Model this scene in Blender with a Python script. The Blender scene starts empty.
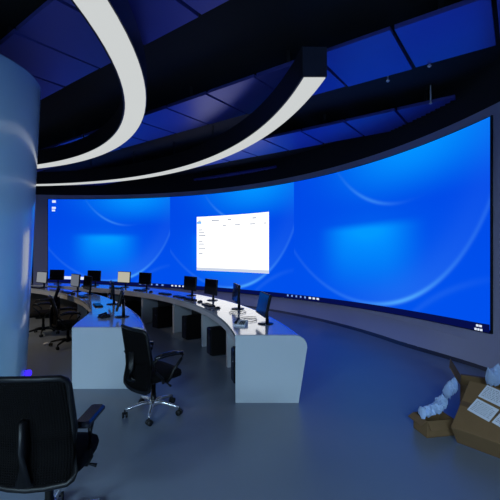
import bpy, math, random
from mathutils import Vector, Matrix
random.seed(7)
PI = math.pi
R = math.radians
sc = bpy.context.scene
col = sc.collection

# ------------------------------------------------------------------ camera, world, lights, exposure
cam_d = bpy.data.cameras.new('camera')
cam = bpy.data.objects.new('camera', cam_d)
col.objects.link(cam)
cam.location = (0, 0, 1.7)
cam.rotation_euler = (R(90), 0, 0)
cam_d.lens = 26.28
cam_d.sensor_width = 36
cam_d.clip_start = 0.05
sc.camera = cam
w = bpy.data.worlds.new('world'); sc.world = w
w.use_nodes = True
w.node_tree.nodes['Background'].inputs[0].default_value = (0.01, 0.014, 0.03, 1)
w.node_tree.nodes['Background'].inputs[1].default_value = 0.35
sc.view_settings.view_transform = 'Standard'
sc.view_settings.look = 'None'
sc.view_settings.exposure = 0
sc.view_settings.gamma = 1
sc.view_settings.use_curve_mapping = False
RING_EMIT = 0.80       # white light membranes under the rings
SCREEN_BLUE = 1.05
ADDED_LAMP_POWER = 340  # strength of the lamps added behind the camera

# ------------------------------------------------------------------ material helpers
def srgb(r, g, b):
    def f(c):
        c /= 255
        return c/12.92 if c <= .04045 else ((c+.055)/1.055)**2.4
    return (f(r), f(g), f(b), 1)

def mat(name, c, rough=.5, metal=0, spec=.5, coat=0, noise=0, nscale=20, bump=0, emit=None, estr=0, ior=None):
    m = bpy.data.materials.new(name); m.use_nodes = True
    nt = m.node_tree; b = nt.nodes['Principled BSDF']
    b.inputs['Base Color'].default_value = c
    b.inputs['Roughness'].default_value = rough
    b.inputs['Metallic'].default_value = metal
    b.inputs['Specular IOR Level'].default_value = spec
    b.inputs['Coat Weight'].default_value = coat
    b.inputs['Coat Roughness'].default_value = .08
    if emit:
        b.inputs['Emission Color'].default_value = emit
        b.inputs['Emission Strength'].default_value = estr
    if noise or bump:
        tc = nt.nodes.new('ShaderNodeTexCoord')
        n = nt.nodes.new('ShaderNodeTexNoise'); n.inputs['Scale'].default_value = nscale
        n.inputs['Detail'].default_value = 5
        nt.links.new(tc.outputs['Object'], n.inputs['Vector'])
        if noise:
            mx = nt.nodes.new('ShaderNodeMix'); mx.data_type = 'RGBA'
            mx.inputs[6].default_value = tuple(x*(1-noise) for x in c[:3])+(1,)
            mx.inputs[7].default_value = tuple(min(1, x*(1+noise)) for x in c[:3])+(1,)
            nt.links.new(n.outputs['Fac'], mx.inputs[0])
            nt.links.new(mx.outputs[2], b.inputs['Base Color'])
        if bump:
            bp = nt.nodes.new('ShaderNodeBump'); bp.inputs['Strength'].default_value = bump
            bp.inputs['Distance'].default_value = .01
            nt.links.new(n.outputs['Fac'], bp.inputs['Height'])
            nt.links.new(bp.outputs['Normal'], b.inputs['Normal'])
    return m

def emis(name, c, s=1.0):
    m = bpy.data.materials.new(name); m.use_nodes = True
    nt = m.node_tree; nt.nodes.clear()
    e = nt.nodes.new('ShaderNodeEmission'); o = nt.nodes.new('ShaderNodeOutputMaterial')
    e.inputs[0].default_value = c; e.inputs[1].default_value = s
    nt.links.new(e.outputs[0], o.inputs[0])
    return m

class X:
    """tiny expression wrapper over math nodes"""
    nt = None
    def __init__(s, v): s.v = v
    @staticmethod
    def op(o, *a):
        n = X.nt.nodes.new('ShaderNodeMath'); n.operation = o
        for i, q in enumerate(a):
            q = q.v if isinstance(q, X) else q
            if isinstance(q, (int, float)): n.inputs[i].default_value = q
            else: X.nt.links.new(q, n.inputs[i])
        return X(n.outputs[0])
    def __add__(s, o): return X.op('ADD', s, o)
    def __sub__(s, o): return X.op('SUBTRACT', s, o)
    def __mul__(s, o): return X.op('MULTIPLY', s, o)
    def __truediv__(s, o): return X.op('DIVIDE', s, o)
    def __rsub__(s, o): return X.op('SUBTRACT', o, s)
    __radd__ = __add__; __rmul__ = __mul__
def gauss(x, wd): return X.op('EXPONENT', (x/wd)*(x/wd)*-1.0)
def smooth(x, a, b):
    n = X.nt.nodes.new('ShaderNodeMapRange'); n.interpolation_type = 'SMOOTHSTEP'
    X.nt.links.new(x.v, n.inputs[0]); n.inputs[1].default_value = a; n.inputs[2].default_value = b
    return X(n.outputs[0])

def wallpaper_material():
    m = bpy.data.materials.new('blue_desktop_picture'); m.use_nodes = True
    nt = m.node_tree; nt.nodes.clear(); X.nt = nt
    uv = nt.nodes.new('ShaderNodeUVMap'); uv.uv_map = 'UVMap'
    sp = nt.nodes.new('ShaderNodeSeparateXYZ'); nt.links.new(uv.outputs[0], sp.inputs[0])
    u = X(sp.outputs[0]); v = X(sp.outputs[1])
    tu = X.op('FRACT', u); x = tu*1.73
    def ring(cx, cy, r, wd):
        d = X.op('SQRT', (x-cx)*(x-cx)+(v-cy)*(v-cy)) - r
        return gauss(d, wd), d
    l1, d1 = ring(.80, 1.07, 1.04, .014)
    m1 = gauss(tu-.64, .15)*.8 + .3*gauss(tu-.6, .6)
    soft1 = smooth(d1*-1.0, -.02, .02)*gauss(d1, .16)*gauss(tu-.68, .3)
    l2, d2 = ring(1.10, 1.44, .75, .012)
    m2 = gauss(tu-.47, .13)
    l4, d4 = ring(1.9, -.9, 1.15, .02)
    m4 = gauss(tu-.8, .2)
    box = smooth(tu, .15, .35)*(1.0-smooth(tu, .54, .78))
    vert = smooth(v, .02, .58)*(1.0-smooth(v, .53, .61))
    top = gauss(tu-.70, .36)*smooth(v, .66, 1.02)
    ga = X.op('MINIMUM', box*vert*(.62+.3*gauss(tu-.46, .12)*gauss(v-.54, .09)) + .22*gauss(tu-.46, .25)*gauss(v-.4, .3) + top*.85, 1.0)
    ln = X.op('MINIMUM', l1*m1*.55 + soft1*.10 + l2*m2*.28 + l4*m4*.06, 1.0)
    def mix(f, a, b):
        n = nt.nodes.new('ShaderNodeMix'); n.data_type = 'RGBA'
        nt.links.new(f.v, n.inputs[0])
        for s, q in ((6, a), (7, b)):
            if isinstance(q, tuple): n.inputs[s].default_value = q
            else: nt.links.new(q, n.inputs[s])
        return n.outputs[2]
    base = mix(smooth(v, 0.0, 1.0), srgb(0, 78, 232), srgb(0, 70, 226))
    c = mix(ga, base, srgb(2, 150, 255))
    c = mix(ln, c, srgb(90, 185, 255))
    e = nt.nodes.new('ShaderNodeEmission'); o = nt.nodes.new('ShaderNodeOutputMaterial')
    nt.links.new(c, e.inputs[0]); e.inputs[1].default_value = SCREEN_BLUE
    nt.links.new(e.outputs[0], o.inputs[0])
    return m

def perforated_fabric(name, c, hole=.35):
    m = mat(name, c, .8)
    return m

M = {}
M['wall'] = mat('grey_painted_wall', srgb(158, 158, 184), .6, noise=.03, nscale=2)
M['dark'] = mat('black_painted_ceiling', srgb(15, 15, 18), .85, noise=.3, nscale=3)
M['floor'] = mat('dark_grey_vinyl_floor', srgb(116, 126, 142), .34, spec=.5, noise=.10, nscale=1.3, bump=.02)
M['skirt'] = mat('dark_skirting', srgb(45, 48, 62), .5)
M['desk'] = mat('white_lacquered_desk', srgb(190, 200, 214), .2, spec=.7, coat=1)
M['desk_panel'] = mat('light_grey_desk_panel', srgb(190, 198, 204), .45)
M['desk_in'] = mat('pale_laminate', srgb(186, 188, 196), .5)
M['desk_dark'] = mat('dark_back_panel', srgb(50, 46, 44), .7)
M['ring_soffit'] = emis('white_light_membrane', srgb(226, 230, 230), RING_EMIT)
M['ring_body'] = mat('dark_blue_painted_metal', srgb(38, 42, 60), .45)
M['ring_inner'] = mat('black_painted_metal', srgb(16, 17, 24), .6)
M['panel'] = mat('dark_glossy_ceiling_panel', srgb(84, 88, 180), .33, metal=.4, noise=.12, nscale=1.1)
M['pillar'] = mat('blue_white_glossy_cladding', srgb(192, 236, 255), .18, spec=.7, coat=.5)
M['black'] = mat('black_plastic', srgb(11, 11, 14), .42, spec=.35)
M['black_fab'] = mat('black_mesh_fabric', srgb(7, 6, 7), .9, spec=.12, noise=.2, nscale=80)
M['black_seat'] = mat('black_seat_fabric', srgb(9, 9, 11), .9, spec=.15, noise=.2, nscale=60, bump=.2)
M['gloss_black'] = mat('glossy_black_plastic', srgb(22, 24, 34), .2)
M['chrome'] = mat('chrome', srgb(225, 225, 232), .25, metal=.85)
M['caster'] = mat('black_rubber', srgb(16, 16, 18), .6)
M['off'] = mat('dark_monitor_glass', srgb(10, 12, 22), .12, spec=.6)
M['on_white'] = emis('lit_cream_page', srgb(186, 182, 164), 1)
M['on_grey'] = emis('lit_grey_page', srgb(104, 110, 122), 1)
M['on_beige'] = emis('lit_beige_page', srgb(136, 140, 146), 1)
M['page'] = emis('lit_white_window', (1, 1, 1, 1), 1.25)
M['page_grey'] = emis('lit_pale_grey', srgb(205, 214, 232), 1)
M['page_text'] = emis('lit_grey_text', srgb(150, 160, 180), 1)
M['page_blue'] = emis('lit_light_blue', srgb(120, 185, 255), 1)
M['taskbar'] = emis('navy_taskbar', srgb(6, 14, 74), 1)
M['icon'] = emis('lit_white_icon', srgb(225, 235, 255), 1)
M['icon_dim'] = emis('lit_pale_blue_icon', srgb(120, 160, 240), 1)
M['card'] = mat('brown_cardboard', srgb(116, 88, 56), .85, noise=.12, nscale=9)
M['card_in'] = mat('brown_cardboard_inside', srgb(92, 68, 46), .9, noise=.12, nscale=9)
M['paper'] = mat('white_paper', srgb(215, 218, 228), .7)
M['ink'] = mat('grey_ink', srgb(95, 100, 118), .8)
M['plastic'] = mat('crumpled_pale_plastic', srgb(170, 195, 235), .25, spec=.6, bump=.6, nscale=18, noise=.15)
M['violet'] = emis('violet_lamp', srgb(60, 40, 255), 1.6)
M['lamp'] = emis('added_lamp_diffuser', (.8, .93, 1, 1), 6.0)  # glowing face of the added lamps

# ------------------------------------------------------------------ mesh helpers
class MB:
    def __init__(s): s.v = []; s.f = []; s.sm = []
    def add(s, vs, fs, smooth=False, mtx=None):
        n = len(s.v)
        for p in vs:
            p = Vector(p)
            s.v.append(mtx @ p if mtx else p)
        for f in fs:
            s.f.append([i+n for i in f]); s.sm.append(smooth)
        return s
    def box(s, x0, x1, y0, y1, z0, z1, mtx=None, bev=0):
        if bev:
            b = bev
            sec = []
            # bevelled box: rounded-rectangle prism with inset caps
            def rr(ins):
                a0, a1, b0, b1 = x0+ins, x1-ins, y0+ins, y1-ins
                q = b
                return [(a0+q, b0), (a1-q, b0), (a1, b0+q), (a1, b1-q), (a1-q, b1), (a0+q, b1), (a0, b1-q), (a0, b0+q)]
            vs = [(x, y, z0) for x, y in rr(b*.8)]+[(x, y, z0+b) for x, y in rr(0)]+[(x, y, z1-b) for x, y in rr(0)]+[(x, y, z1) for x, y in rr(b*.8)]
            fs = [list(range(7, -1, -1)), list(range(24, 32))]
            for l in range(3):
                for i in range(8):
                    j = (i+1) % 8
                    fs.append([l*8+i, l*8+j, (l+1)*8+j, (l+1)*8+i])
            return s.add(vs, fs, False, mtx)
        vs = [(x0, y0, z0), (x1, y0, z0), (x1, y1, z0), (x0, y1, z0), (x0, y0, z1), (x1, y0, z1), (x1, y1, z1), (x0, y1, z1)]
        fs = [(3, 2, 1, 0), (4, 5, 6, 7), (0, 1, 5, 4), (1, 2, 6, 5), (2, 3, 7, 6), (3, 0, 4, 7)]
        return s.add(vs, fs, False, mtx)
    def tube(s, pts, r, n=10, mtx=None, flat=None):
        """round bar along points; r a number or a list; flat squashes the section"""
        P = [Vector(p) for p in pts]
        rs = r if isinstance(r, (list, tuple)) else [r]*len(P)
        vs = []; fs = []
        up = Vector((0, 0, 1))
        for i, p in enumerate(P):
            t = (P[min(i+1, len(P)-1)]-P[max(i-1, 0)]).normalized()
            a = up.cross(t)
            if a.length < .05: a = Vector((1, 0, 0)).cross(t)
            a.normalize(); b = t.cross(a)
            for k in range(n):
                g = 2*PI*k/n
                vs.append(p+a*math.cos(g)*rs[i]*(flat or 1)+b*math.sin(g)*rs[i])
        for i in range(len(P)-1):
            for k in range(n):
                q = (k+1) % n
                fs.append([i*n+k, i*n+q, (i+1)*n+q, (i+1)*n+k])
        fs.append(list(range(n-1, -1, -1))); fs.append([(len(P)-1)*n+k for k in range(n)])
        return s.add(vs, fs, True, mtx)
    def lathe(s, prof, n=24, c=(0, 0), mtx=None):
        vs = []; fs = []
        for (r, z) in prof:
            for k in range(n):
                g = 2*PI*k/n
                vs.append((c[0]+r*math.cos(g), c[1]+r*math.sin(g), z))
        for i in range(len(prof)-1):
            for k in range(n):
                q = (k+1) % n
                fs.append([i*n+k, i*n+q, (i+1)*n+q, (i+1)*n+k])
        fs.append(list(range(n-1, -1, -1))); fs.append([(len(prof)-1)*n+k for k in range(n)])
        return s.add(vs, fs, True, mtx)
    def prism(s, poly, h0, h1, axis='z', mtx=None):
        n = len(poly)
        def p3(a, b, h): return {'z': (a, b, h), 'y': (a, h, b), 'x': (h, a, b)}[axis]
        vs = [p3(a, b, h0) for a, b in poly]+[p3(a, b, h1) for a, b in poly]
        fs = [list(range(n-1, -1, -1)), [n+i for i in range(n)]]
        for i in range(n):
            j = (i+1) % n; fs.append([i, j, n+j, n+i])
        return s.add(vs, fs, False, mtx)
    def build(s, name, m, parent=None, off=None, smooth=None, fix=True):
        me = bpy.data.meshes.new(name)
        o_ = Vector(off) if off is not None else Vector((0, 0, 0))
        me.from_pydata([tuple(v-o_) for v in s.v], [], s.f)
        for i, p in enumerate(me.polygons): p.use_smooth = s.sm[i] if smooth is None else smooth
        me.materials.append(m)
        if fix:
            import bmesh
            bm = bmesh.new(); bm.from_mesh(me); bmesh.ops.recalc_face_normals(bm, faces=bm.faces); bm.to_mesh(me); bm.free()
        o = bpy.data.objects.new(name, me); col.objects.link(o)
        if parent is not None: o.parent = parent
        elif off is not None: o.location = o_
        return o

def empty(name, loc=(0, 0, 0), rz=0):
    o = bpy.data.objects.new(name, None); col.objects.link(o)
    o.empty_display_size = .1
    o.location = loc; o.rotation_euler = (0, 0, rz)
    return o
def tag(o, label=None, cat=None, group=None, kind=None):
    if label: o['label'] = label
    if cat: o['category'] = cat
    if group: o['group'] = group
    if kind: o['kind'] = kind
    return o
def struct(o): o['kind'] = 'structure'; return o
def copy_tree(o, parent=None):
    c = o.copy(); col.objects.link(c)
    if parent is not None: c.parent = parent
    for ch in list(o.children): copy_tree(ch, c)
    return c

C = (-7.0, 3.0)           # common centre of the desk rows and the light rings
CS = (-6.10, 3.85)        # centre of the curved video wall
RS = 9.515
TH0, TH1 = 97.55, 7.39    # its left and right ends
def pol(r, deg, c=C, z=0): return Vector((c[0]+r*math.cos(R(deg)), c[1]+r*math.sin(R(deg)), z))

def sweep(sec, tf0, tf1, n, c=C, caps=True, mb=None, smooth=True):
    """section [(r, z)] swept about c; tf0(r), tf1(r) give the end angles in degrees"""
    mb = mb or MB(); k = len(sec); vs = []; fs = []
    f0 = tf0 if callable(tf0) else (lambda r: tf0)
    f1 = tf1 if callable(tf1) else (lambda r: tf1)
    for i in range(n+1):
        t = i/n
        for (r, z) in sec:
            vs.append(pol(r, f0(r)*(1-t)+f1(r)*t, c, z))
    for i in range(n):
        for j in range(k):
            q = (j+1) % k
            fs.append([i*k+j, i*k+q, (i+1)*k+q, (i+1)*k+j])
    if caps:
        fs.append(list(range(k-1, -1, -1))); fs.append([n*k+j for j in range(k)])
    return mb.add(vs, fs, smooth)

def auto_smooth(o, deg=35):
    me = o.data
    import bmesh
    bm = bmesh.new(); bm.from_mesh(me)
    for f in bm.faces: f.smooth = True
    for e in bm.edges:
        e.smooth = not (len(e.link_faces) == 2 and e.calc_face_angle(0) > R(deg))
    bm.to_mesh(me); bm.free()
    return o

# ------------------------------------------------------------------ room shell
fl = MB().box(-19, 6, -9, 19, -.2, 0).build('floor', M['floor']); struct(fl)
H_C = 4.05
ce = MB().box(-19, 6, -9, 19, 4.32, 4.5).build('ceiling', M['dark']); struct(ce)
# curved wall that carries the screen
def foot_in(a):        # how far the foot of the wall comes forward of the screen
    def sm(x): x = min(max(x, 0), 1); return x*x*(3-2*x)
    return .36*sm((a-5)/13)
def wall_sweep(secf, n=110, mb=None):
    vs = []; fs = []; a0, a1 = -40, 100.6; k = len(secf(0))
    for i in range(n+1):
        a = a0+(a1-a0)*i/n
        for (r, z) in secf(a): vs.append(pol(r, a, CS, z))
    for i in range(n):
        for j in range(k):
            q = (j+1) % k; fs.append([i*k+j, i*k+q, (i+1)*k+q, (i+1)*k+j])
    fs.append(list(range(k-1, -1, -1))); fs.append([n*k+j for j in range(k)])
    return MB().add(vs, fs, True)
wl = wall_sweep(lambda a: [(RS+.03-foot_in(a), 0), (RS+.03, .34), (RS+.03, 3.71), (RS+.25, 3.71), (RS+.25, 0)]).build('wall_front', M['wall']); auto_smooth(wl, 20); struct(wl)
bb = wall_sweep(lambda a: [(RS+.012-foot_in(a), 0), (RS+.03-foot_in(a)*.85, .05), (RS+.045-foot_in(a)*.85, .05), (RS+.04-foot_in(a), 0)]).build('baseboard_front', M['skirt']); auto_smooth(bb); struct(bb)
# black surround above and around it
dw = sweep([(RS+.25, 0), (RS+.25, 4.32), (RS+.4, 4.32), (RS+.4, 0)], -40, 104, 90, CS).build('wall_behind_screen', M['dark']); auto_smooth(dw); struct(dw)
dt = sweep([(RS+.05, 3.71), (RS+.05, 4.32), (RS+.25, 4.32), (RS+.25, 3.71)], -40, 100.6, 90, CS).build('trim_1', M['dark']); auto_smooth(dt); struct(dt)
lw = MB().box(-18.9, -18.7, -9, 19, 0, 4.32).build('wall_left', M['dark']); struct(lw)
bw = MB().box(-18.7, 6, -9, -8.8, 0, 4.32).build('wall_back', M['wall']); struct(bw)
# ------------------------------------------------------------------ video wall
vw = empty('video_wall', pol(RS, 52, CS))
tag(vw, 'huge curved screen showing three blue desktops side by side', 'screen')
VO = vw.location
Z0, Z1 = .63, 3.50
def ang(u): return TH0+(TH1-TH0)*u/3
def zlow(u):           # the lower edge of the screen bows down a little towards its middle
    return .585-.19*max(0, math.sin(PI*min(max(u/3, 0), 1)))**.8
ZT = 3.555
def zv(u, v): return zlow(u)+(ZT-zlow(u))*v
def band(u0, u1, v0, v1, r, th, n, mb=None, dz0=0, dz1=0):
    mb = mb or MB(); vs = []; fs = []
    for i in range(n+1):
        u = u0+(u1-u0)*i/n
        for (rr, v, dz) in ((r, v0, dz0), (r, v1, dz1), (r+th, v1, dz1), (r+th, v0, dz0)): vs.append(pol(rr, ang(u), CS, zv(u, v)+dz))
    for i in range(n):
        for j in range(4):
            q = (j+1) % 4; fs.append([i*4+j, i*4+q, (i+1)*4+q, (i+1)*4+j])
    fs.append([3, 2, 1, 0]); fs.append([n*4+j for j in range(4)])
    return mb.add(vs, fs, True)
n = 96
me = bpy.data.meshes.new('display'); vs = []; fs = []; uvs = []
def upiece(q):        # the joins between the three desktops
    K = (0, .927, 1.918, 3); a = min(int(q), 2)
    return K[a]+(K[a+1]-K[a])*(q-a)
for i in range(n+1):
    for v in (0, 1):
        vs.append(tuple(pol(RS, ang(upiece(3*i/n)), CS, zv(upiece(3*i/n), v))-VO))
for i in range(n): fs.append((2*i, 2*i+2, 2*i+3, 2*i+1))
me.from_pydata(vs, [], fs)
ul = me.uv_layers.new(name='UVMap')
for p in me.polygons:
    p.use_smooth = True
    for li in p.loop_indices:
        vi = me.loops[li].vertex_index
        base = (p.index // (n//3))
        ul.data[li].uv = (min(max(3*(vi//2)/n, base+.0005), base+.9995), float(vi % 2))
me.materials.append(wallpaper_material())
disp = bpy.data.objects.new('display', me); col.objects.link(disp); disp.parent = vw
# thickness: cabinet behind the lit face and a thin edge strip
cab = band(-.004, 3.004, 0, 1, RS+.004, .026, 90, dz0=-.05, dz1=.012).build('cabinet', M['black'], vw, VO); auto_smooth(cab)
def onscreen(name, u0, u1, v0, v1, m, parent, lift=.012, n=None, off=VO):
    n = n or max(1, int((u1-u0)*30))
    return band(u0, u1, v0, v1, RS-lift, .006, n).build(name, m, parent, off, smooth=False)
tb = onscreen('taskbar', 0.0, 3.0, -.012, .026, M['taskbar'], vw, n=90)
def icons(name, spans, v0, v1, m, par, lift=.02):
    mb = MB()
    for (a, b) in spans:
        band(a, b, v0, v1, RS-lift, .005, 1, mb)
    return mb.build(name, m, par, VO, smooth=False)
win = onscreen('application_window', 1.147, 1.728, .195, .765, M['page'], vw)
icons('title_bar', [(1.16, 1.18), (1.27, 1.33), (1.40, 1.43), (1.60, 1.63)], .715, .725, M['page_text'], win)
icons('header_text', [(1.36, 1.39), (1.46, 1.50), (1.58, 1.62), (1.69, 1.71)], .66, .668, M['page_text'], win)
for i, z in enumerate((.62, .59, .56, .50, .47, .42, .37)):
    icons('list_text', [(1.165, 1.165+.03+.012*(i % 3))], z, z+.009, M['page_text'], win)
icons('highlight', [(1.15, 1.185)], .69, .712, M['page_blue'], win)
icons('status_bar', [(1.147, 1.728)], .197, .225, M['page_grey'], win, .018)
# small icons on the taskbars and desktop
def icon_row(u0, du, k, wds, m, v0=.004, v1=.02):
    icons('taskbar_icons', [(u0+i*du, u0+i*du+wds) for i in range(k)], v0, v1, m, tb)
icon_row(.68, .045, 5, .016, M['icon_dim'])
icon_row(.94, .03, 4, .014, M['icon'])
icon_row(1.87, .032, 5, .010, M['icon_dim'])
icon_row(2.03, .028, 3, .016, M['icon'], .004, .019)
icons('start_panel', [(0.05, .27)], .03, .065, M['icon'], vw)
icons('clock_text', [(2.953, 2.962), (2.965, 2.974)], .008, .018, M['icon'], vw)
icons('date_text', [(2.948, 2.956), (2.959, 2.966), (2.969, 2.977)], -.010, .000, M['icon'], vw, .024)
icons('desktop_icon', [(0.03, .055)], .955, .985, M['icon'], vw)
icons('desktop_icon', [(0.028, .055)], .88, .905, M['icon'], vw)
icons('desktop_icon', [(0.028, .05)], .85, .872, M['icon'], vw)

# ------------------------------------------------------------------ ceiling panel strips (direction 53.6 degrees left of straight ahead)
ua = Vector((-.805, .593, 0)); na = Vector((.593, .805, 0))
A = H_C-1.7
strips = [(.71, 1.13, -1.2, 7.6, 'dark ceiling panel strip nearest the pillar, crossing above the inner light ring'),
          (1.72, 2.15, -2.6, 7.2, 'blue glossy ceiling panel strip running between the two light rings and over the end of the outer one'),
          (2.73, 3.18, -3.5, 6.2, 'blue ceiling panel strip passing behind the outer light ring toward the top right of the big screen'),
          (3.74, 4.20, -.5, 5.0, 'farthest narrow blue ceiling panel strip just above the middle of the big screen'),
          (-.3, .12, -1.0, 7.6, 'dark ceiling panel strip above and behind the tall pillar')]
def inside_wall(p): return math.hypot(p.x-CS[0], p.y-CS[1]) < RS+.0 
for (n0, n1, t0, t1, lab) in strips:
    mid = ua*((t0+t1)/2*A) + na*((n0+n1)/2*A)
    root = empty('ceiling_panel_strip', (mid.x, mid.y, H_C))
    tag(root, lab, 'ceiling panel', 'glossy ceiling panel strips')
    n0 *= A; n1 *= A
    t = t0*A
    rails = []
    while t < t1*A:
        q0, q1 = t+.022, t+.90-.022
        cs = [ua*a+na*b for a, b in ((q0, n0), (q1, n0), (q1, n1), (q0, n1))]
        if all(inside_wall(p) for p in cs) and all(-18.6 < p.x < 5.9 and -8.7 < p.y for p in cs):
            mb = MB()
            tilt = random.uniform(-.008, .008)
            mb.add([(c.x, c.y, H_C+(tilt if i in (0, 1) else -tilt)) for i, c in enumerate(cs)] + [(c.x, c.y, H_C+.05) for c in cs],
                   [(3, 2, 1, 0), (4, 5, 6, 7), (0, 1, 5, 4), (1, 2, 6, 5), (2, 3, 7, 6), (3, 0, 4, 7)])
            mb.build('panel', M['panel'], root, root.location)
            rails.append((q0-.03, q1+.03))
        elif any(inside_wall(p) for p in cs):
            # trimmed panel at the wall: keep the corners that stand inside
            m2 = []
            N = 10
            for i in range(N):
                a = q0+(q1-q0)*i/N; b = q0+(q1-q0)*(i+1)/N
                top = n1
                while top > n0 and not (inside_wall(ua*a+na*top) and inside_wall(ua*b+na*top)): top -= .02
                if top > n0+.05: m2.append((a, b, top))
            if m2:
                mb = MB()
                for a, b, top in m2:
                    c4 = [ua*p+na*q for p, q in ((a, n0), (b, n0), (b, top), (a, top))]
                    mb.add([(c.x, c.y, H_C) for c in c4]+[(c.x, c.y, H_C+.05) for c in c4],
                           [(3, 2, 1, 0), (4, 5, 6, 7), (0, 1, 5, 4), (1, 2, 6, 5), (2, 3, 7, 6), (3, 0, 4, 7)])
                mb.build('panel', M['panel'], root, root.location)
                rails.append((q0-.03, q1+.03))
        t += .90
    if rails:
        a, b = rails[0][0], rails[-1][1]
        for nn in (n0+.12, n0+.5):
            mb = MB()
            for (p, q) in rails[::2]:
                c0 = ua*((p+q)/2)+na*nn
                if inside_wall(c0): mb.box(c0.x-.02, c0.x+.02, c0.y-.02, c0.y+.02, H_C+.04, 4.33)
            mb.build('hanger', M['ring_inner'], root, root.location)

# ------------------------------------------------------------------ light rings
def light_ring(name, lab, ri, ro, a0, a1, zb, h, n, closed=False):
    off = pol((ri+ro)/2, 30, C, zb)
    root = empty(name, off)
    tag(root, lab, 'ceiling light', 'curved ceiling light rings')
    f0 = a0
    caps = not closed
    b = sweep([(ri, zb), (ri, zb+h), (ro, zb+h), (ro, zb)], f0, a1, n, caps=caps).build('housing', M['ring_body'], root, off); auto_smooth(b)
    b2 = sweep([(ri-.012, zb-.004), (ri-.012, zb+h+.01), (ri-.001, zb+h+.01), (ri-.001, zb-.004)], f0, a1, n, caps=caps).build('inner_fascia', M['ring_inner'], root, off); auto_smooth(b2)
    def sh(f, d): return (lambda r: (f(r) if callable(f) else f)+d)
    s = sweep([(ri+.012, zb-.012), (ri+.012, zb-.001), (ro-.012, zb-.001), (ro-.012, zb-.012)], f0 if closed else sh(f0, .12), a1, n, caps=caps).build('light_membrane', M['ring_soffit'], root, off); auto_smooth(s)
    for k in range(9):
        aa = 14+k*(11.5 if not closed else 38)
        p = pol((ri+ro)/2, aa, C)
        MB().tube([(p.x, p.y, zb+h-.01), (p.x, p.y, 4.325)], .012, 8).build('hanger_rod', M['ring_inner'], root, off)
    return root
endf = lambda Y: (lambda r: math.degrees(math.asin((Y-3)/r)))
light_ring('light_ring', 'inner white ring light with dark rim curving round the pillar', 5.64, 5.92, 0, 360, 3.62, .30, 160, True)
light_ring('light_ring', 'outer white arc light with a square cut end over the right desk row', 7.66, 7.92, endf(4.04), 124, 3.62, .33, 90)

# sprinkler heads at the top right
for (x, y, lab) in ((2.27, 4.62, 'small white sprinkler head on ceiling nearest the top right corner'), (2.87, 5.80, 'small white sprinkler head beside the blue strip above the right screen'), (1.90, 5.03, 'small white sprinkler head at a seam of the ceiling strip near the ring end')):
    s = empty('sprinkler', (x, y, 4.32)); tag(s, lab, 'sprinkler', 'sprinkler heads')
    MB().tube([(0, 0, .005), (0, 0, -.25)], .011, 8).build('pipe', M['desk_in'], s)
    MB().lathe([(.006, -.31), (.024, -.295), (.024, -.287), (.012, -.275), (.012, -.25)], 14).build('head', M['paper'], s)

# ------------------------------------------------------------------ pillar
pl = empty('pillar', (-3.30, 3.85, 0)); tag(pl, 'tall glossy pale blue round pillar flaring slightly toward its top', 'pillar')
MB().lathe([(.80, 0), (.80, .1), (.95, 3.58), (.94, 3.60), (.90, 3.60), (.90, 3.53)], 96).build('cladding', M['pillar'], pl)
MB().lathe([(.45, 3.5), (.45, 4.32)], 40).build('core', M['dark'], pl)
MB().lathe([(.815, 0), (.815, .08), (.803, .085)], 96).build('plinth', M['skirt'], pl)
# violet pilot lamp low on the pillar
vl = empty('pilot_lamp', (-2.505, 4.12, .31)); tag(vl, 'small violet lamp glowing low on the pale blue pillar', 'lamp')
MB().lathe([(.001, -.035), (.03, -.03), (.04, 0), (.03, .03), (.001, .035)], 16).build('lens', M['violet'], vl)
MB().box(-.05, -.01, -.025, .025, -.03, .03).build('socket', M['black'], vl)

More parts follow.
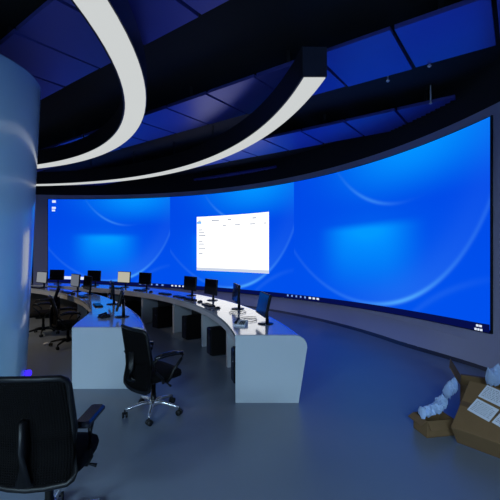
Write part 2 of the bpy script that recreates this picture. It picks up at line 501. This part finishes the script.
# ------------------------------------------------------------------ control desks
def sweepv(secf, c, Y, a_end, n):
    """section that may change along the run; t = 0 at the near end, which is cut flat at depth Y"""
    vs = []; fs = []; k = len(secf(0))
    for i in range(n+1):
        t = i/n
        for (r, z) in secf(t):
            a0 = math.degrees(math.asin((Y-c[1])/r))
            vs.append(pol(r, a0*(1-t)+a_end*t, c, z))
    for i in range(n):
        for j in range(k):
            q = (j+1) % k
            fs.append([i*k+j, i*k+q, (i+1)*k+q, (i+1)*k+j])
    fs.append(list(range(k-1, -1, -1))); fs.append([n*k+j for j in range(k)])
    return MB().add(vs, fs, True)
def desk(name, lab, c, rif, rof, Y, a_end, dividers, base, n=70):
    root = empty(name, (base[0], base[1], 0)); off = root.location
    tag(root, lab, 'desk')
    rc = .13; T = .035; Z = .0
    def arc(ro): return [(ro-rc+rc*math.sin(R(g)), .75-rc+rc*math.cos(R(g))) for g in range(0, 91, 10)]
    def inn(ro): return [(ro-rc+(rc-T)*math.sin(R(g)), .75-rc+(rc-T)*math.cos(R(g))) for g in range(90, -1, -10)]
    def go(f, nm, m, d=35): return auto_smooth(sweepv(f, c, Y+.035, a_end, n).build(nm, m, root, off), d)
    go(lambda t: [(rif(t), .75)]+arc(rof(t))+inn(rof(t))+[(rif(t), .715)], 'worktop', M['desk'], 50)
    go(lambda t: [(rof(t), .62), (rof(t)-.095, 0), (rof(t)-.13, 0), (rof(t)-.035, .62)], 'outer_panel', M['desk_panel'])
    go(lambda t: [(rif(t)+.004, .635), (rif(t)+.004, .7145), (rif(t)+.03, .7145), (rif(t)+.03, .635)], 'fascia', M['desk_in'])
    go(lambda t: [(rof(t)-.24, .04), (rof(t)-.24, .71), (rof(t)-.22, .71), (rof(t)-.22, .04)], 'back_panel', M['desk_dark'])
    prof = [(rif(0), 0), (rif(0), .75)]+arc(rof(0))+[(rof(0)-.095, 0)]
    MB().prism([(c[0]+math.sqrt(r*r-(Y-c[1])**2), z) for r, z in prof], Y, Y+.034, 'y').build('end_panel', M['desk_panel'], root, off)
    for d in dividers:
        t = (d-10)/(a_end-10)
        m = Matrix.Translation(Vector((c[0], c[1], 0))) @ Matrix.Rotation(R(d), 4, 'Z')
        MB().box(rif(t)+.13, rof(t)-.25, -.035, .035, 0, .713, m).build('divider_panel', M['desk_in'], root, off)
    return root
CI = (-9.6, 2.3)          # the middle desk bends about a point of its own
desk('control_desk', 'long curved white control desk on the right with computers beneath, nearest the screen', C, lambda t: 6.92, lambda t: 7.71, 4.06, 122, [19.1, 29.2, 39.7, 50.2, 60.7, 71, 81.5, 92], (0.2, 4.5))
def lerp_tab(tab):
    def f(t):
        for (a, x), (b, y) in zip(tab, tab[1:]):
            if t <= b:
                q = (t-a)/(b-a); q = q*q*(3-2*q)
                return x+(y-x)*q
        return tab[-1][1]
    return f
desk('control_desk', 'shorter curved white control desk in the middle, its end panel behind the office chair', CI, lerp_tab([(0, 7.73), (.25, 7.9), (1, 7.93)]), lerp_tab([(0, 8.62), (.4, 8.50), (1, 8.40)]), 4.47, 62, [31, 42, 53], (-1.8, 4.9))

# ------------------------------------------------------------------ equipment builders
def rot_to(c_ang): return R(c_ang)-PI/2      # local -Y faces the common centre
def make_monitor(m_disp, w=.46, h=.29, tilt=6, zc=.255):
    root = empty('monitor')
    tl = Matrix.Translation(Vector((0, 0, zc))) @ Matrix.Rotation(R(-tilt), 4, 'X')
    body = MB().box(-w/2, w/2, -.014, .018, -h/2, h/2, tl, bev=.006).box(-w*.28, w*.28, .018, .04, -h*.3, h*.3, tl).build('housing', M['black'], root)
    MB().box(-w/2+.014, w/2-.014, -.0165, -.0135, -h/2+.018, h/2-.014, tl).build('display', m_disp, root)
    MB().tube([(0, .05, .012), (0, .05, .1), (0, .045, zc)], [.024, .02, .018], 10, flat=1).build('stand', M['black'], root)
    MB().lathe([(.10, 0), (.105, .006), (.08, .014), (.02, .02)], 24, (0, .03)).build('base', M['gloss_black'], root)
    return root
def place(o, r, a, lab, group, z=.7505, extra=0):
    p = pol(r, a, CI if 'middle desk' in (group or lab) else C, z); o.location = p; o.rotation_euler = (0, 0, rot_to(a)+R(extra))
    o['label'] = lab
    if group: o['group'] = group
G_O = 'monitors on the outer desk'; G_I = 'monitors on the middle desk'
mons = [
 ('off', 13, 7.37, 13.3, 'thin tilted monitor on the near end of the right desk', G_O, 0),
 ('off', 5, 7.37, 23.2, 'dark monitor seen nearly edge-on, second from the near end of the right desk', G_O, -10),
 ('off', 4, 7.37, 31.8, 'black monitor under the left part of the white window on the big screen', G_O, 3),
 ('off', 4, 7.37, 38.7, 'black monitor just left of the white window on the right desk row', G_O, 3),
 ('off', 4, 7.37, 52.9, 'small dark monitor standing right of the cream lit monitor', G_O, 0),
 ('on_white', 4, 7.37, 59.1, 'small monitor lit cream white on the far desk row', G_O, 0),
 ('off', 4, 7.37, 67.6, 'small dark monitor on the far desk row left of the cream lit one', G_O, 0),
 ('off', 4, 7.37, 77.4, 'dark monitor in front of the white bar at the lower left of the big screen', G_O, 0),
 ('off', 14, 8.27, 20.3, 'tilted dark monitor nearest the rounded end of the middle desk', G_I, -3),
 ('off', 6, 8.25, 29.7, 'slim dark monitor seen edge-on behind the tilted one on the middle desk', G_I, -5),
 ('off', 5, 8.22, 41.6, 'dark upright monitor beside the grey lit monitor on the middle desk', G_I, 0),
 ('on_grey', 5, 8.25, 47.2, 'grey lit monitor on the middle desk left of a dark one', G_I, 0),
 ('on_beige', 5, 8.2, 58.2, 'pale lit monitor at far left beside the pillar', G_I, 0)]
for (mk, tilt, r, a, lab, g, ex) in mons:
    o = make_monitor(M[mk], tilt=tilt)
    o['category'] = 'monitor'
    place(o, r, a, lab, g, extra=ex)

def make_keyboard():
    root = empty('keyboard'); root['category'] = 'keyboard'
    MB().box(-.21, .21, -.07, .07, 0, .018, bev=.005).build('case', M['black'], root)
    mb = MB()
    for i in range(14):
        for j in range(5):
            mb.box(-.2+i*.0288, -.2+i*.0288+.024, -.06+j*.024, -.06+j*.024+.02, .017, .024)
    mb.build('keys', M['gloss_black'], root)
    return root
def make_mouse():
    root = empty('computer_mouse'); root['category'] = 'mouse'
    vs = []; fs = []; nu, nv = 12, 6
    mb = MB()
    for j in range(nv+1):
        ph = (PI/2)*j/nv
        for i in range(nu):
            g = 2*PI*i/nu
            vs.append((.032*math.cos(g)*math.cos(ph), .055*math.sin(g)*math.cos(ph), .034*math.sin(ph)))
    for j in range(nv):
        for i in range(nu):
            q = (i+1) % nu; fs.append([j*nu+i, j*nu+q, (j+1)*nu+q, (j+1)*nu+i])
    fs.append(list(range(nu-1, -1, -1)))
    mb.add(vs, fs, True).build('shell', M['black'], root, fix=False)
    MB().tube([(0, .03, .028), (0, .03, .034)], .006, 8).build('wheel', M['gloss_black'], root)
    return root
kb0 = make_keyboard(); ms0 = make_mouse()
kbs = [(7.10, 43.3, 'dark keyboard between the small dark monitor and the black one left of the white window'), (7.08, 38.0, 'keyboard in front of the black monitor left of the white window'), (7.08, 34.2, 'dark keyboard between the two black monitors nearest the white window'),
       (7.08, 27.4, 'dark keyboard on the right desk nearest the white telephone'), (7.1, 51.5, 'keyboard in front of the small dark monitor right of the cream lit one'),
       (7.1, 59, 'keyboard in front of the cream lit monitor'), (7.1, 67, 'keyboard on the far desk row below the small dark monitor left of the cream one'),
       (8.03, 29.3, 'dark keyboard lying in front of the slim edge-on monitor on the middle desk'), (8.03, 39.5, 'dark keyboard in front of the dark upright monitor of the middle desk'),
       (8.03, 46.4, 'dark keyboard in front of the grey lit monitor'), (8.03, 57.5, 'dark keyboard before the pale lit monitor beside the pillar')]
used = False
for i, (r, a, lab) in enumerate(kbs):
    o = kb0 if i == 0 else copy_tree(kb0)
    o.scale = (.85, .9, 1)
    place(o, r, a, lab, 'keyboards on the middle desk' if r > 8 else 'keyboards on the outer desk')
mice = [(7.1, 31.0, 'black mouse on the white reflection of the right desk, farther of two'), (7.1, 24.3, 'black mouse on the right desk near its second monitor'),
        (7.08, 47.7, 'dark mouse on the right desk beyond the keyboards'), (8.0, 24.2, 'dark mouse beside the keyboard of the slim edge-on monitor'), (8.02, 43.6, 'dark mouse on the middle desk near its inner curve')]
for i, (r, a, lab) in enumerate(mice):
    o = ms0 if i == 0 else copy_tree(ms0)
    place(o, r, a, lab, 'mice on the middle desk' if r > 8 else 'mice on the outer desk')
# telephone near the end of the right desk and a dark one on the middle desk
def make_phone(m1, m2):
    root = empty('telephone'); root['category'] = 'telephone'
    MB().add([(-.1, -.09, 0), (.1, -.09, 0), (.1, .09, 0), (-.1, .09, 0), (-.1, -.09, .02), (.1, -.09, .02), (.1, .09, .075), (-.1, .09, .075)],
             [(3, 2, 1, 0), (4, 5, 6, 7), (0, 1, 5, 4), (1, 2, 6, 5), (2, 3, 7, 6), (3, 0, 4, 7)]).build('body', m1, root)
    MB().tube([(-.065, -.08, .052), (-.065, -.04, .066), (-.065, .04, .085), (-.065, .08, .092)], [.024, .016, .016, .024], 10).build('handset', m2, root)
    mb = MB()
    for i in range(3):
        for j in range(4):
            z = .02+.055*(( -.07+j*.028+.09)/.18)
            mb.box(-.01+i*.032, .012+i*.032, -.07+j*.028, -.05+j*.028, z, z+.012)
    mb.build('buttons', m2, root)
    return root
ph = make_phone(M['paper'], M['black']); ph.scale = (.75, .75, .75); place(ph, 7.07, 13.2, 'white desk telephone with black handset on near end of the right desk', None, extra=60)
ph = make_phone(M['gloss_black'], M['black']); ph.scale = (.7, .7, .6); place(ph, 8.06, 20.6, 'dark desk telephone near the end of the middle desk beside the tilted monitor', None, extra=25)
# cables around the near monitors
for (r, a, s, lab) in ((7.25, 20.4, 1, 'black cable coiled behind the second near monitor on the right desk'), (7.25, 15.5, -1, 'black cable curling beside the tilted monitor at right desk end')):
    p = pol(r, a, C, .7545)
    mb = MB().tube([(math.cos(t*.5)*(.07+.006*t)*s, math.sin(t*.5)*(.06+.01*t), .004+.0012*(t % 3)) for t in range(18)], .004, 6)
    o = mb.build('cable', M['black']); o.location = p
    tag(o, lab, 'cable')

# computer towers under the right desk
def make_pc():
    root = empty('computer_tower'); root['category'] = 'computer'
    MB().box(-.1, .1, -.21, .21, .012, .44, bev=.008).build('case', M['black'], root)
    MB().box(-.092, .092, -.222, -.208, .02, .43, bev=.005).box(-.07, .07, -.226, -.221, .33, .37).box(-.07, .07, -.226, -.221, .38, .41).build('front_panel', M['gloss_black'], root)
    MB().tube([(0.05, -.228, .29), (.05, -.221, .29)], .008, 10).build('power_button', M['chrome'], root)
    for sx in (-.08, .08):
        MB().box(sx-.01, sx+.01, -.18, .18, 0, .014).build('foot', M['caster'], root)
    return root
pc0 = make_pc()
pcs = [(7.2, 13.9, 'black computer tower in the bay nearest the end panel of the right desk'), (7.18, 24.6, 'black computer tower in the second bay from the near end'),
       (7.18, 34.4, 'black computer tower in the third bay of the right desk, behind the chair arm'), (7.18, 44.9, 'black computer tower in the fourth bay of the right desk'),
       (7.18, 55.5, 'black computer tower in the fifth bay, dim behind the middle desk')]
for i, (r, a, lab) in enumerate(pcs):
    o = pc0 if i == 0 else copy_tree(pc0)
    place(o, r, a, lab, 'computer towers under the right desk', z=0)

# ------------------------------------------------------------------ office chairs
def make_chair(back_h=.62, back_w=.46, seat_z=.45, metal=True, back_bottom=.30, recline=8, arms=True, tarm=False):
    """faces local +Y"""
    root = empty('office_chair'); root['category'] = 'chair'
    zb, zt = back_bottom, back_bottom+back_h
    by = -.24
    def bp(s, t):       # s across -1..1, t 0..1 upward
        wdt = back_w/2*(1-.10*t-.06*(1-t)**2)
        y = by - math.tan(R(recline))*t*back_h + .045*(s*s) + .04*math.sin(t*PI)*1.0
        return Vector((s*wdt, y, zb+t*back_h))
    # outer frame as a rounded loop
    loop = []
    def rc(s0, t0):  return bp(s0, t0)
    q = .07
    path = [(-1, q*1.2), (-1, .5), (-1, 1-q), (-.97, 1-q*.4), (-.86, 1), (-.4, 1.008), (0, 1.012), (.4, 1.008), (.86, 1), (.97, 1-q*.4), (1, 1-q), (1, .5), (1, q*1.2), (.95, q*.4), (.85, 0), (.4, -.01), (0, -.015), (-.4, -.01), (-.85, 0), (-.95, q*.4), (-1, q*1.2)]
    MB().tube([bp(s, t) for s, t in path], .017, 10).build('back_frame', M['black'], root)
    # woven net: real strands
    mb = MB(); nx, nz = 34, 46
    for i in range(1, nx):
        s = -1+2*i/nx
        mb.tube([bp(s, t/8) for t in range(9)], .0062, 4)
    for j in range(1, nz):
        t = j/nz
        mb.tube([bp(-1+2*k/8, t) for k in range(9)], .0062, 4)
    mb.build('back_net', M['black_fab'], root)
    # lumbar pad and spine
    mb = MB()
    lum = []
    for j in range(5):
        for k in range(9):
            p = bp(-.8+1.6*k/8, .22+.2*j/4); lum.append(p+Vector((0, .012, 0)))
    for j in range(5):
        for k in range(9):
            p = bp(-.8+1.6*k/8, .22+.2*j/4); lum.append(p+Vector((0, .035, 0)))
    fs = []
    for L in (0, 45):
        for j in range(4):
            for k in range(8): fs.append([L+j*9+k, L+j*9+k+1, L+(j+1)*9+k+1, L+(j+1)*9+k])
    for k in range(8):
        fs.append([k, k+1, 45+k+1, 45+k]); fs.append([36+k, 36+k+1, 81+k+1, 81+k])
    for j in range(4):
        fs.append([j*9, (j+1)*9, 45+(j+1)*9, 45+j*9]); fs.append([j*9+8, (j+1)*9+8, 45+(j+1)*9+8, 45+j*9+8])
    mb.add(lum, fs, True).build('lumbar_pad', M['black_seat'], root)
    MB().tube([(0, 0, seat_z-.09), (0, -.16, seat_z-.10), (0, -.27, seat_z-.04), bp(0, .35)+Vector((0, -.035, 0)), bp(0, .62)+Vector((0, -.025, 0))], [.028, .028, .026, .024, .02], 10, flat=1.6).build('spine', M['black'], root)
    # seat cushion
    vs = []; fs = []; n1 = 32; prof = [(.80, 0), (.97, .012), (1.0, .04), (.97, .07), (.85, .085), (.5, .088), (.0001, .082)]
    for (k, z) in prof:
        for i in range(n1):
            g = 2*PI*i/n1
            cx, cy = math.cos(g), math.sin(g)
            e = .55
            x = .25*k*math.copysign(abs(cx)**e, cx); y = .235*k*math.copysign(abs(cy)**e, cy)
            zz = z - (.03*max(0, (y-.12)/.115)**2)
            vs.append((x, y+.015, seat_z-.075+zz))
    for a in range(len(prof)-1):
        for i in range(n1):
            j = (i+1) % n1; fs.append([a*n1+i, a*n1+j, (a+1)*n1+j, (a+1)*n1+i])
    fs.append(list(range(n1-1, -1, -1)))
    MB().add(vs, fs, True).build('seat', M['black_seat'], root)
    MB().box(-.11, .11, -.12, .13, seat_z-.12, seat_z-.074, bev=.008).build('mechanism', M['black'], root)
    MB().tube([(.10, .03, seat_z-.1), (.22, .03, seat_z-.11), (.27, .03, seat_z-.12)], [.006, .006, .012], 8).build('lever', M['black'], root)
    if tarm:
        for s in (-1, 1):
            x = s*.235; za = seat_z+.20
            MB().tube([(s*.12, 0, seat_z-.088), (x-.01*s, 0, seat_z-.088), (x+.005*s, 0, seat_z-.05), (x+.01*s, 0, za-.02)], [.02, .02, .022, .026], 10).build('armrest_post', M['black'], root)
            MB().box(x-.045+.01*s, x+.045+.01*s, -.13, .13, za-.022, za+.018, bev=.012).build('armrest_pad', M['gloss_black'], root)
    elif arms:
        for s in (-1, 1):
            x = s*.285; za = seat_z+.19
            MB().tube([(s*.12, .02, seat_z-.088), (s*.23, .02, seat_z-.088), (s*.27, .03, seat_z-.04), (x, .06, seat_z+.04), (x, .15, seat_z+.13), (x, .17, za-.02), (x, .13, za), (x, 0, za+.008), (x, -.12, za), (x, -.17, za-.03), (x, -.14, seat_z+.05), (x-.012*s, -.06, seat_z-.03), (s*.23, -.03, seat_z-.085)], .0145, 10).build('armrest_loop', M['black'], root)
            MB().tube([(x, .16, za+.004), (x, .05, za+.02), (x, -.08, za+.018), (x, -.15, za-.002)], [.016, .022, .022, .016], 10, flat=1.4).build('armrest_pad', M['gloss_black'], root)
    MB().lathe([(.028, .075), (.028, .2), (.024, .2), (.024, seat_z-.1)], 16).build('gas_lift', M['black'], root)
    mt = M['chrome'] if metal else M['black']
    base = MB()
    for k in range(5):
        g = 2*PI*k/5+PI/2+.25
        dx, dy = math.cos(g), math.sin(g)
        base.tube([(dx*.02, dy*.02, .115), (dx*.12, dy*.12, .112), (dx*.22, dy*.22, .092), (dx*.285, dy*.285, .078)], [.024, .021, .017, .013], 8)
    base.lathe([(.036, .075), (.042, .09), (.042, .13), (.03, .14)], 16)
    base = base.build('star_base', mt, root)
    for k in range(5):
        g = 2*PI*k/5+PI/2+.25; dx, dy = math.cos(g), math.sin(g)
        m = Matrix.Translation(Vector((dx*.285, dy*.285, 0))) @ Matrix.Rotation(g+.7*(k-2), 4, 'Z')
        mb = MB()
        for s in (-1, 1):
            mb.tube([(s*.009, 0, .028), (s*.026, 0, .028)], .028, 14, m)
        mb.tube([(0, 0, .03), (0, 0, .08)], .008, 8, m)
        mb.build('caster', M['caster'], base)
    return root
c1 = make_chair(back_w=.53, recline=3, back_h=.60, back_bottom=.315, seat_z=.46)
c1.location = (-1.01, 3.82, 0); c1.rotation_euler = (0, 0, R(-44))
tag(c1, 'black mesh office chair with chrome star base on open floor before the middle desk end', 'chair')
c2 = make_chair(back_h=.60, back_w=.50, back_bottom=.42, seat_z=.50, recline=6, tarm=True)
c2.location = (-1.21, 2.20, 0); c2.rotation_euler = (0, 0, R(2))
tag(c2, 'large black mesh chair in the foreground at lower left in front of the pillar', 'chair')
c3 = make_chair(metal=False, back_h=.52, back_bottom=.42)
c3.location = (-4.18, 7.38, 0); c3.rotation_euler = (0, 0, R(116))
tag(c3, 'black office chair turned left under the far part of middle desk beside the pillar', 'chair', 'black chairs behind the middle desk')
c4 = make_chair(metal=False, back_h=.48, back_bottom=.40, seat_z=.41)
c4.location = (-3.24, 6.50, 0); c4.rotation_euler = (0, 0, R(-58))
tag(c4, 'black office chair tucked in dark corner left of the middle desk end panel', 'chair', 'black chairs behind the middle desk')
# small white crumpled scrap on the floor
p = MB().lathe([(.01, 0), (.045, .004), (.05, .02), (.03, .035), (.004, .03)], 7).build('paper_scrap', M['paper'], smooth=False)
p.location = (-3.66, 6.55, 0); tag(p, 'small white paper scrap on the floor below the far chairs', 'paper')

# ------------------------------------------------------------------ cartons and packing litter at lower right
def open_carton(name, w, d, h, flaps, loc, rz, lab, tilt=(0, 0)):
    root = empty(name, loc, rz); root.rotation_euler = (tilt[0], tilt[1], rz)
    tag(root, lab, 'box')
    t = .006
    MB().box(-w/2, w/2, -d/2, d/2, 0, t).box(-w/2, -w/2+t, -d/2, d/2, 0, h).box(w/2-t, w/2, -d/2, d/2, 0, h).box(-w/2+t, w/2-t, -d/2, -d/2+t, 0, h).box(-w/2+t, w/2-t, d/2-t, d/2, 0, h).build('carton_body', M['card'], root)
    for side, angd, L in flaps:
        if side in ('front', 'back'):
            s = -1 if side == 'front' else 1
            m = Matrix.Translation(Vector((0, s*d/2, h))) @ Matrix.Rotation(R(angd)*s*-1, 4, 'X')
            b = MB().box(-w/2+.004, w/2-.004, 0 if s > 0 else -L, L if s > 0 else 0, -t/2, t/2, m)
        else:
            s = -1 if side == 'left' else 1
            m = Matrix.Translation(Vector((s*w/2, 0, h))) @ Matrix.Rotation(R(angd)*s, 4, 'Y')
            b = MB().box(0 if s > 0 else -L, L if s > 0 else 0, -d/2+.004, d/2-.004, -t/2, t/2, m)
        b.build('flap', M['card'], root)
    return root
# a closed carton leaning back, its taped top facing the viewer
BX = Matrix.Translation(Vector((2.0, 3.0, .003))) @ Matrix.Rotation(R(-50), 4, 'Z') @ Matrix.Rotation(R(35), 4, 'X')
root = empty('cardboard_box'); root.location = BX.translation; root.rotation_euler = (R(35), 0, R(-50))
tag(root, 'large closed brown cardboard box leaning back with white printed sheets on top', 'box')
MB().box(-.28, .36, 0, .52, 0, .22, bev=.004).build('carton_body', M['card'], root)
MB().box(-.281, .361, .235, .285, .2185, .2215).build('packing_tape', M['card_in'], root)
MB().box(-.279, .359, .2585, .2605, .2210, .2223).build('flap_seam', M['desk_dark'], root)
open_carton('cardboard_box', .28, .20, .15, [('left', 30, .07), ('front', 50, .08)], (1.72, 3.42, 0), R(10),
            'small dark brown cardboard box on the floor under the crumpled pale blue wrap')
open_carton('cardboard_box', .42, .36, .27, [('left', -60, .20), ('back', 12, .17), ('right', 30, .17)], (2.50, 3.92, 0), R(-30),
            'open brown cardboard box with a raised flap behind the large leaning one')
# printed booklets lying across the carton
def booklet(lx, ly, lab, w=.185, d=.145, turn=0):
    root = empty('printed_sheet', BX @ Vector((lx, ly, .224))); root.rotation_euler = (BX.to_3x3() @ Matrix.Rotation(R(turn), 3, 'Z')).to_euler()
    tag(root, lab, 'paper', 'white printed sheets on the cardboard box')
    MB().box(-w/2, w/2, -d/2, d/2, 0, .006).build('paper', M['paper'], root)
    mb = MB(); random.seed(int(lx*100+ly*37))
    for i in range(7):
        y = d/2-.025-i*.016; x = -w/2+.014
        while x < w/2-.03:
            L = random.uniform(.008, .03); mb.box(x, min(x+L, w/2-.014), y, y+.0035, .0055, .0068); x += L+.008
    mb.build('printed_lines', M['ink'], root)
booklet(-.10, .25, 'white printed sheet nearest the left corner of the leaning cardboard box', turn=-16)
booklet(-.06, .42, 'white printed sheet at the upper edge of the leaning cardboard box', turn=-14)
booklet(.10, .20, 'white printed sheet at the right edge on the leaning cardboard box', turn=-18)
# crumpled plastic sheets
def crumple(name, pts, wd, lab, m, seed, thick=.02):
    random.seed(seed)
    mb = MB(); vs = []; fs = []
    P = [Vector(p) for p in pts]; n = 26; k = 14
    for i in range(n+1):
        t = i/n*(len(P)-1); a = min(int(t), len(P)-2); f = t-a
        c = P[a].lerp(P[a+1], f)
        d = (P[a+1]-P[a]).normalized(); s = Vector((-d.y, d.x, 0)).normalized()
        ww = wd*(.75+.35*math.sin(i*1.7)+.1*random.random())
        if i in (0, n): ww *= .5
        for j in range(k):
            g = 2*PI*j/k
            rr = 1+random.uniform(-.25, .25)
            vs.append(c+s*math.cos(g)*ww*rr+Vector((0, 0, 1))*max(-.9, math.sin(g))*thick*(1.2+.8*random.random())*rr)
    for i in range(n):
        for j in range(k):
            q = (j+1) % k; fs.append([i*k+j, i*k+q, (i+1)*k+q, (i+1)*k+j])
    fs.append(list(range(k-1, -1, -1))); fs.append([n*k+j for j in range(k)])
    mb.add(vs, fs, False)
    c = sum(P, Vector())/len(P)
    o = mb.build(name, m, None, (c.x, c.y, c.z)); tag(o, lab, 'plastic wrap')
    return o
crumple('plastic_wrap', [(1.56, 3.33, .215), (1.68, 3.36, .23), (1.80, 3.46, .215), (1.88, 3.56, .25)], .045, 'crumpled pale blue plastic wrap draped over the small dark box', M['plastic'], 3, .03)
crumple('plastic_wrap', [(1.98, 3.68, .26), (2.04, 3.70, .31), (2.09, 3.72, .32)], .04, 'small bunch of blue plastic wrap by the raised cardboard flap', M['plastic'], 5, .04)
crumple('plastic_wrap', [(2.50, 3.80, .36), (2.60, 3.84, .40), (2.72, 3.86, .38)], .06, 'pale plastic wrap heaped in the open box behind the printed sheets', M['plastic'], 9, .05)

# ------------------------------------------------------------------ unseen lamps added behind the camera to light surfaces facing it
for i, (x, y, pw) in enumerate(((-4.5, -3.5, 1), (-0.5, -3.5, 1), (3.3, -3.5, 1), (-4.5, -6.8, 1), (-0.5, -6.8, 1))):
    root = empty('added_ceiling_lamp', (x, y, 3.3)); tag(root, 'square white added lamp, unseen, behind the viewpoint', 'ceiling light', 'added lamps behind the viewpoint')
    MB().box(-.6, .6, -.6, .6, .012, .08).build('added_lamp_housing', M['ring_body'], root)
    MB().box(-.56, .56, -.56, .56, 0, .012).build('diffuser', M['lamp'], root)
    MB().tube([(0, 0, .07), (0, 0, 1.03)], .015, 8).build('hanger_rod', M['ring_inner'], root)
    L = bpy.data.lights.new('added_lamp_light', 'AREA'); L.size = 1.1; L.energy = ADDED_LAMP_POWER*pw; L.color = (.52, .80, 1)
    lo = bpy.data.objects.new('added_lamp_light', L); col.objects.link(lo); lo.parent = root; lo.location = (0, 0, -.02)

# warm lamp added out of view left of the pillar, to light the floor there
root = empty('added_pendant_lamp', (-6.4, 6.2, 3.3)); tag(root, 'warm round added pendant lamp, unseen, inside the inner light ring left of the pillar', 'ceiling light')
MB().lathe([(.25, .01), (.26, .10), (.1, .14)], 32).build('added_lamp_housing', M['ring_body'], root)
MB().lathe([(.24, 0), (.24, .009)], 32).build('diffuser', emis('added_warm_diffuser', (1, .8, .55, 1), 6), root)
MB().tube([(0, 0, .13), (0, 0, 1.03)], .012, 8).build('hanger_rod', M['ring_inner'], root)
L = bpy.data.lights.new('added_lamp_light', 'AREA'); L.shape = 'DISK'; L.size = .45; L.energy = 60; L.color = (1, .78, .5)
lo = bpy.data.objects.new('added_lamp_light', L); col.objects.link(lo); lo.parent = root; lo.location = (0, 0, -.02)
